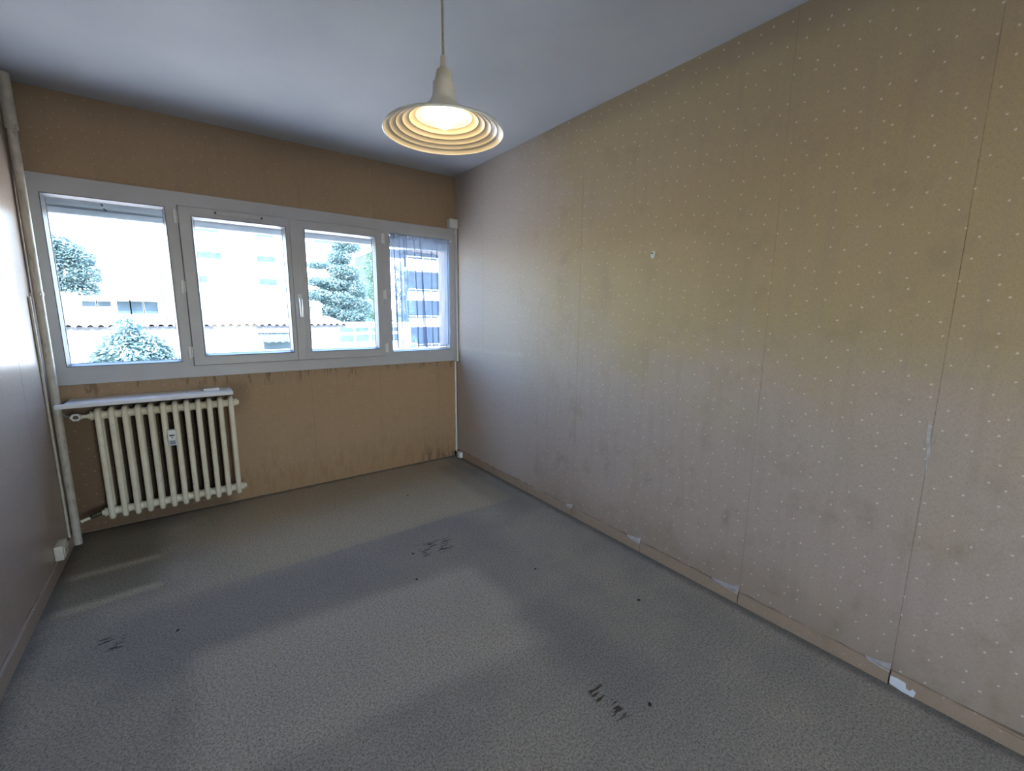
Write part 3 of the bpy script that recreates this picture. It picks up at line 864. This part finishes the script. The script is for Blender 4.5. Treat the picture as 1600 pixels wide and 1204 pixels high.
bm = B(); lathe(bm, [(.001, .080), (.013, .080), (.013, .104), (.016, .112), (.001, .113)], 20); obj('bulb_holder', bm, 'lampcap', lamp, True)
bm = B(); lathe(bm, [(.001, .012), (.010, .0135), (.019, .0185), (.0255, .027), (.0285, .037), (.0275, .047), (.0235, .057), (.0175, .067), (.0135, .076), (.0125, .080), (.001, .080)], 32)
obj('bulb', bm, bulb_mat(3.4), lamp, True)

# ================================================================ CRUMBS ON THE CARPET
cr = [(1.824, -2.762, .0065, 'largest dark crumb, lying right of the torn carpet holes in the foreground'),
      (2.255, -2.387, .007, 'dark oblong crumb alone on the carpet nearest the right wall'),
      (1.555, -1.384, .006, 'tiny dark crumb by the scuffed creases in the middle of the carpet'),
      (1.471, -1.618, .006, 'tiny dark crumb at the near edge of the bluish carpet band'),
      (2.02, -1.90, .005, 'tiny dark crumb between the middle of the carpet and the right wall'),
      (1.85, -.62, .006, 'tiny dark crumb on the pale clean carpet under the window'),
      (.50, -1.36, .006, 'tiny dark crumb beside the scuff marks near the left wall')]
for x, y, r, lab in cr:
    bm = B(); bmesh.ops.create_icosphere(bm, subdivisions=2, radius=r)
    for v in bm.verts:
        v.co *= random.uniform(.8, 1.1); v.co.z *= .45
        v.co.x *= 1.35
    zmin = min(v.co.z for v in bm.verts)
    o = obj('crumb', bm, 'crumb', None, True); o.location = (x, y, -zmin); o.rotation_euler = (0, 0, random.uniform(0, 3))
    tag(o, lab, 'crumb', 'dark crumbs on the carpet')

# ================================================================ OUTSIDE
GZ = -8.0
bm = B(); v = [bm.verts.new(q) for q in ((-80, -70, GZ), (90, -70, GZ), (90, 120, GZ), (-80, 120, GZ))]; bm.faces.new(v)
g = obj('ground', bm, 'ground'); struct(g)

# low house with a tiled roof straight across
hs_ = empty('tiled_house', (0, 15, GZ)); tag(hs_, 'low white house with a clay tiled roof edge straight across from the window', 'house')
bm = B(); box(bm, -7, 5.55, 15.0, 20.0, GZ, .72); rel(obj('house_wall', bm, 'facade', hs_))
bm = B(); prism(bm, [(14.70, .72), (14.70, .84), (17.5, 1.10), (20.3, .84), (20.3, .72)], 'x', -7.2, 5.80); rel(obj('roof_pan', bm, 'roof_pan', hs_))
def tile_mesh():
    bm = B(); n = 6; prof = [(.105*math.cos(math.pi*k/n), .085*math.sin(math.pi*k/n)) for k in range(n+1)]
    ys = [(14.62, .84, 1.0), (15.32, .895, .88), (15.32, .92, 1.0), (16.02, .96, .88), (16.02, .985, 1.0), (16.75, 1.03, .88), (16.75, 1.05, 1.0), (17.5, 1.10, .9)]
    rings = [[bm.verts.new((a*s, y, z+b*s)) for a, b in prof] for y, z, s in ys]
    for a, b in zip(rings, rings[1:]):
        for k in range(n): bm.faces.new((a[k], a[k+1], b[k+1], b[k]))
    # inner skin for the visible open end
    inn = [bm.verts.new((a*.72, 14.62, .84+b*.72)) for a, b in prof]
    for k in range(n): bm.faces.new((rings[0][k], inn[k], inn[k+1], rings[0][k+1]))
    return bm
t0 = None
for k in range(54):
    x = -6.95+.2385*k
    if t0 is None: t0 = rel(obj('tile_row', tile_mesh(), 'roof_tile', hs_)); t0.location.x = x
    else:
        c = t0.copy(); C.objects.link(c); c.parent = hs_; c.matrix_parent_inverse = t0.matrix_parent_inverse.copy(); c.location.x = x
        c.location.z = random.uniform(-.012, .012)
bm = B(); box(bm, 5.00, 5.28, 16.3, 16.8, .85, 1.62); box(bm, 4.96, 5.32, 16.25, 16.85, 1.62, 1.68); rel(obj('chimney', bm, 'facade_warm', hs_))
bm = B(); box(bm, 2.80, 3.95, 14.93, 15.0, -.10, .42); wf = rel(obj('window', bm, 'facade_warm', hs_))
bm = B(); box(bm, 2.86, 3.89, 14.90, 14.94, -.06, .38)
o = obj('pane', bm, 'far_glass', wf)
bm = B()
n = 12
for k in range(n):
    xa, xb = 2.70+1.36*k/n, 2.70+1.36*(k+1)/n
    prism(bm, [(14.98, .56), (14.45, .34), (14.44, .25 if k % 2 else .22), (14.46, .25), (14.47, .33), (14.98, .54)], 'x', xa, xb-.01)
aw = rel(obj('awning', bm, 'awning', hs_)); aw['label'] = 'scalloped blue awning'

# longer house behind it with a strip of windows
hb = empty('rear_house', (-2, 24, GZ)); tag(hb, 'white house with a strip of windows behind the tiled roof on the left', 'house')
bm = B(); box(bm, -7.5, 5.2, 24.0, 29.0, GZ, 1.86); rel(obj('house_wall', bm, 'facade', hb))
bm = B(); box(bm, -7.8, 5.5, 23.5, 29.3, 1.86, 1.96, .02); rel(obj('roof_slab', bm, 'facade_warm', hb))
for x0, x1, z0, z1 in ((-3.07, -2.62, 1.50, 1.74), (-2.56, -2.10, 1.50, 1.74), (-1.90, -1.45, 1.18, 1.76), (-1.40, -.98, 1.18, 1.76), (-.92, -.42, 1.18, 1.76)):
    bm = B(); box(bm, x0-.05, x1+.05, 23.93, 24.0, z0-.05, z1+.05); f = rel(obj('window', bm, 'facade_warm', hb))
    bm = B(); box(bm, x0, x1, 23.90, 23.94, z0, z1); obj('pane', bm, 'far_glass', f)
bm = B(); n = 8
for k in range(5):
    x = -3.95+.19*k
    tube(bm, [(x, 23.3, 1.99), (x, 23.55, 2.03)], .09, 8)
rel(obj('tile_edge', bm, 'roof_tile', hb)); bpy.data.objects['tile_edge']['kind'] = 'stuff'

# low annexe with two rows of panes on the right
an = empty('annexe', (9, 24, GZ)); tag(an, 'low white annexe with two rows of panes below the big tree', 'building')
bm = B(); box(bm, 7.30, 12.6, 24.0, 25.8, GZ, .62); rel(obj('annexe_wall', bm, 'facade', an))
bm = B(); box(bm, 7.15, 12.8, 23.8, 26.0, .62, .70); rel(obj('roof_slab', bm, 'facade_warm', an))
for k in range(4):
    x = 8.02+.955*k
    for z0, z1 in ((.14, .42), (-.46, -.03)):
        bm = B(); box(bm, x-.05, x+.86, 23.93, 24.0, z0-.05, z1+.05); f = rel(obj('window', bm, 'facade', an))
        bm = B(); box(bm, x, x+.81, 23.90, 23.94, z0, z1); obj('pane', bm, 'far_glass', f)
bm = B(); box(bm, 7.3, 12.6, 23.0, 23.10, -1.0, -.94); box(bm, 7.3, 12.6, 23.0, 23.10, -.66, -.60)
for k in range(30): box(bm, 7.3+.18*k, 7.34+.18*k, 23.02, 23.06, -1.6, -.62)
box(bm, 7.3, 12.6, 23.0, 24.0, -1.7, -1.55)
rel(obj('railing', bm, 'facade', an))

# apartment block behind the curtain
ap = empty('balcony_block', (18, 34, GZ)); tag(ap, 'pale apartment block with long stacked balconies seen through the sheer curtain', 'building')
bm = B(); box(bm, 15.3, 30.0, 35.6, 44.0, GZ, 7.0); rel(obj('block_wall', bm, 'recess', ap))
for k, (z0, z1) in enumerate(((5.15, 6.10), (2.48, 3.25), (.05, .85), (-2.55, -1.76), (-5.1, -4.3))):
    bm = B(); box(bm, 16.8, 30.0, 34.0, 34.14, z0, z1, .01); box(bm, 16.8, 30.0, 34.14, 35.6, z0, z0+.2)
    pr = rel(obj('balcony', bm, 'facade', ap))
    bm = B(); box(bm, 16.8, 30.0, 34.03, 34.08, z1+.18, z1+.23)
    for q in range(18): box(bm, 16.85+.74*q, 16.89+.74*q, 34.03, 34.08, z1, z1+.2)
    obj('handrail', bm, 'facade', pr)
    for q in range(4):
        x = 17.4+2.6*q
        bm = B(); box(bm, x, x+1.7, 35.50, 35.6, z0+.2, z0+2.25); f = rel(obj('window', bm, 'awning', ap))
        bm = B(); box(bm, x+.08, x+.80, 35.46, 35.51, z0+.28, z0+2.17); box(bm, x+.90, x+1.62, 35.46, 35.51, z0+.28, z0+2.17); obj('pane', bm, 'far_glass', f)
bm = B(); box(bm, 16.6, 30.2, 33.6, 44.2, 7.0, 7.3); rel(obj('roof_slab', bm, 'facade', ap))
bm = B()
for q in range(22): prism(bm, [(33.4, 6.62), (33.42, 6.60), (34.4, 6.95), (34.4, 6.98)], 'x', 17.2+.5*q, 17.45+.5*q)
a_ = rel(obj('awning', bm, 'pink_awning', ap)); a_['label'] = 'pink striped awning'
bm = B(); box(bm, 15.3, 16.8, 34.6, 35.6, GZ, 6.1); rel(obj('stair_wall', bm, 'facade', ap))
# big block far behind
tw = empty('far_tower', (6, 60, GZ)); tag(tw, 'tall white apartment tower far behind the roofs with dark balcony slots', 'building')
bm = B(); box(bm, 1.6, 20.0, 60.0, 70.0, GZ, 13.0); rel(obj('tower_wall', bm, 'facade', tw))
for zz in (10.7, 7.75, 5.0):
    for x0, x1 in ((2.1, 4.7), (8.2, 10.4), (15.0, 17.4)):
        bm = B(); box(bm, x0, x1, 58.9, 60.0, zz-.75, zz-.45); f = rel(obj('balcony', bm, 'facade', tw))
        bm = B(); box(bm, x0+.1, x1-.1, 59.93, 60.0, zz-.45, zz+.42); rel(obj('window', bm, 'far_glass', tw))
sl = empty('far_slab_block', (-4, 62, GZ)); tag(sl, 'long white flat roofed block far behind the left tree', 'building')
bm = B(); box(bm, -14, 1.4, 62.0, 72.0, GZ, 8.6); rel(obj('block_wall', bm, 'facade', sl))
bm = B(); box(bm, -14.2, 1.5, 61.7, 72.2, 8.6, 8.9); rel(obj('roof_slab', bm, 'facade_warm', sl))

# trees: trunk, boughs and needle sprays
def needles(bm, c, r, n, size, droop=.2, rnd=random):
    for _ in range(n):
        while True:
            d = Vector((rnd.uniform(-1, 1), rnd.uniform(-1, 1), rnd.uniform(-1, 1)))
            if .25 < d.length < 1: break
        p = Vector(c)+Vector((d.x*r[0], d.y*r[1], d.z*r[2]))
        out = Vector((d.x, d.y, rnd.uniform(-.3, .5)-droop)).normalized()
        side = out.cross(Vector((rnd.uniform(-.9, .9), rnd.uniform(-.9, .9), 1))).normalized()
        s = size*rnd.uniform(.6, 1.3)
        a = p-out*s*.5; b = p+out*s*.6
        vs = [bm.verts.new(q) for q in (a-side*s*.10, p-side*s*.22, b, p+side*s*.22, a+side*s*.10)]
        bm.faces.new(vs)
def tree(name, label, base, top, r, blobs, mat, size, dens, group=None):
    t = empty(name, base); tag(t, label, 'tree', group)
    bm = B(); tube(bm, [base, (base[0]+.1, base[1], (base[2]+top)/2), (base[0], base[1], top)], [r, r*.7, r*.15], 10)
    for (c, rr) in blobs:
        zt = max(base[2]+1, c[2]-.4*abs(c[0]-base[0])-.2)
        tube(bm, [(base[0], base[1], zt), ((base[0]+c[0])/2, (base[1]+c[1])/2, (zt+c[2])/2+.1), c], [r*.25, r*.16, r*.06], 6)
    rel(obj('trunk', bm, 'bark', t))
    bm = B(); rnd = random.Random(hash(name) % 1000 if False else len(label)*7)
    for c, rr in blobs: needles(bm, c, rr, int(dens*rr[0]*rr[1]*rr[2]**.5), size, .25, rnd)
    f = rel(obj('foliage', bm, mat, t)); f['kind'] = 'stuff'
    return t
tree('garden_conifer', 'feathery pale conifer in front of the tiled house below the left pane', (-.42, 9.3, GZ), 1.1, .16,
     [((-.42, 9.3, .85), (.30, .30, .40)), ((-.62, 9.2, .45), (.45, .45, .42)), ((-.05, 9.3, .45), (.42, .42, .40)), ((-.85, 9.3, .02), (.5, .5, .42)), ((.2, 9.2, -.05), (.55, .5, .45)),
      ((-.4, 9.0, -.1), (.6, .6, .6)), ((-.95, 9.3, -.6), (.7, .7, .6)), ((.35, 9.3, -.7), (.7, .7, .6)), ((-.4, 9.3, -1.4), (1.3, 1.1, .9)), ((-.4, 9.3, -3.0), (1.5, 1.3, 1.2))], 'leaf', .11, 11000)
tree('left_conifer', 'pale bushy tree behind the rear house at the left edge of the window', (-4.7, 31, GZ), 5.3, .3,
     [((-4.9, 31, 4.6), (1.2, 1.0, .9)), ((-4.0, 31, 4.2), (.9, .9, .7)), ((-5.6, 31, 4.4), (1.3, 1, 1.0)), ((-3.7, 31, 3.3), (.75, .9, .9)), ((-4.8, 31, 3.2), (1.3, 1.0, 1.0)), ((-6.0, 31, 3.2), (1.3, 1.0, 1.1)), ((-4.3, 31, 2.0), (1.3, 1, 1.0)), ((-5.4, 31, 1.6), (1.5, 1, 1.0))], 'leaf', .19, 2600)
tree('big_cedar', 'big spreading blue green cedar with level boughs behind the annexe', (9.6, 28.5, GZ), 6.8, .35,
     [((10.0, 28.5, 6.0), (1.1, 1.0, .7)), ((9.5, 28.5, 5.1), (.9, 1.0, .6)), ((8.0, 28.4, 4.45), (.8, .8, .28)), ((9.7, 28.3, 4.1), (1.1, 1.0, .6)), ((7.9, 28.2, 3.35), (.9, .9, .32)), ((9.0, 28.3, 3.2), (1.2, 1.0, .5)), ((10.3, 28.3, 3.0), (1.0, 1, .8)),
      ((7.8, 28.0, 2.45), (1.0, .9, .42)), ((9.2, 28.0, 2.2), (1.3, 1.0, .6)), ((10.5, 28.2, 1.8), (1.1, 1.0, .8)), ((8.3, 28.0, 1.5), (1.1, .9, .5)), ((9.6, 28.0, 1.1), (1.3, 1.0, .6)), ((8.7, 28.2, .5), (1.2, .9, .6)), ((10.6, 28.2, .5), (1.1, 1, .6))], 'leaf', .17, 3300)
tree('tall_cypress', 'tall narrow green cypress at the right edge of the third pane', (12.9, 31.2, GZ), 9.0, .22,
     [((12.9, 31.2, 8.0), (.5, .5, 1.2)), ((12.850000000000001, 31.2, 6.4), (.8, .8, 1.2)), ((12.8, 31.2, 4.8), (.9, .9, 1.2)), ((12.9, 31.2, 3.2), (.95, .9, 1.2)), ((12.8, 31.2, 1.6), (1.0, .9, 1.2)), ((12.9, 31.2, 0), (.9, .9, 1.2))], 'leaf2', .17, 1800)
tree('balcony_side_tree', 'bluish tree between the cypress and the balcony block behind the curtain', (15.2, 31.5, GZ), 5.5, .25,
     [((15.1, 31.5, 4.6), (.7, .8, .8)), ((15.0, 31.5, 3.2), (.9, .9, .9)), ((15.3, 31.5, 1.8), (.9, .9, .9)), ((15.0, 31.5, .4), (1.1, .9, .9)), ((15.3, 31.5, -1.0), (1.1, .9, .9))], 'leaf', .20, 1000)
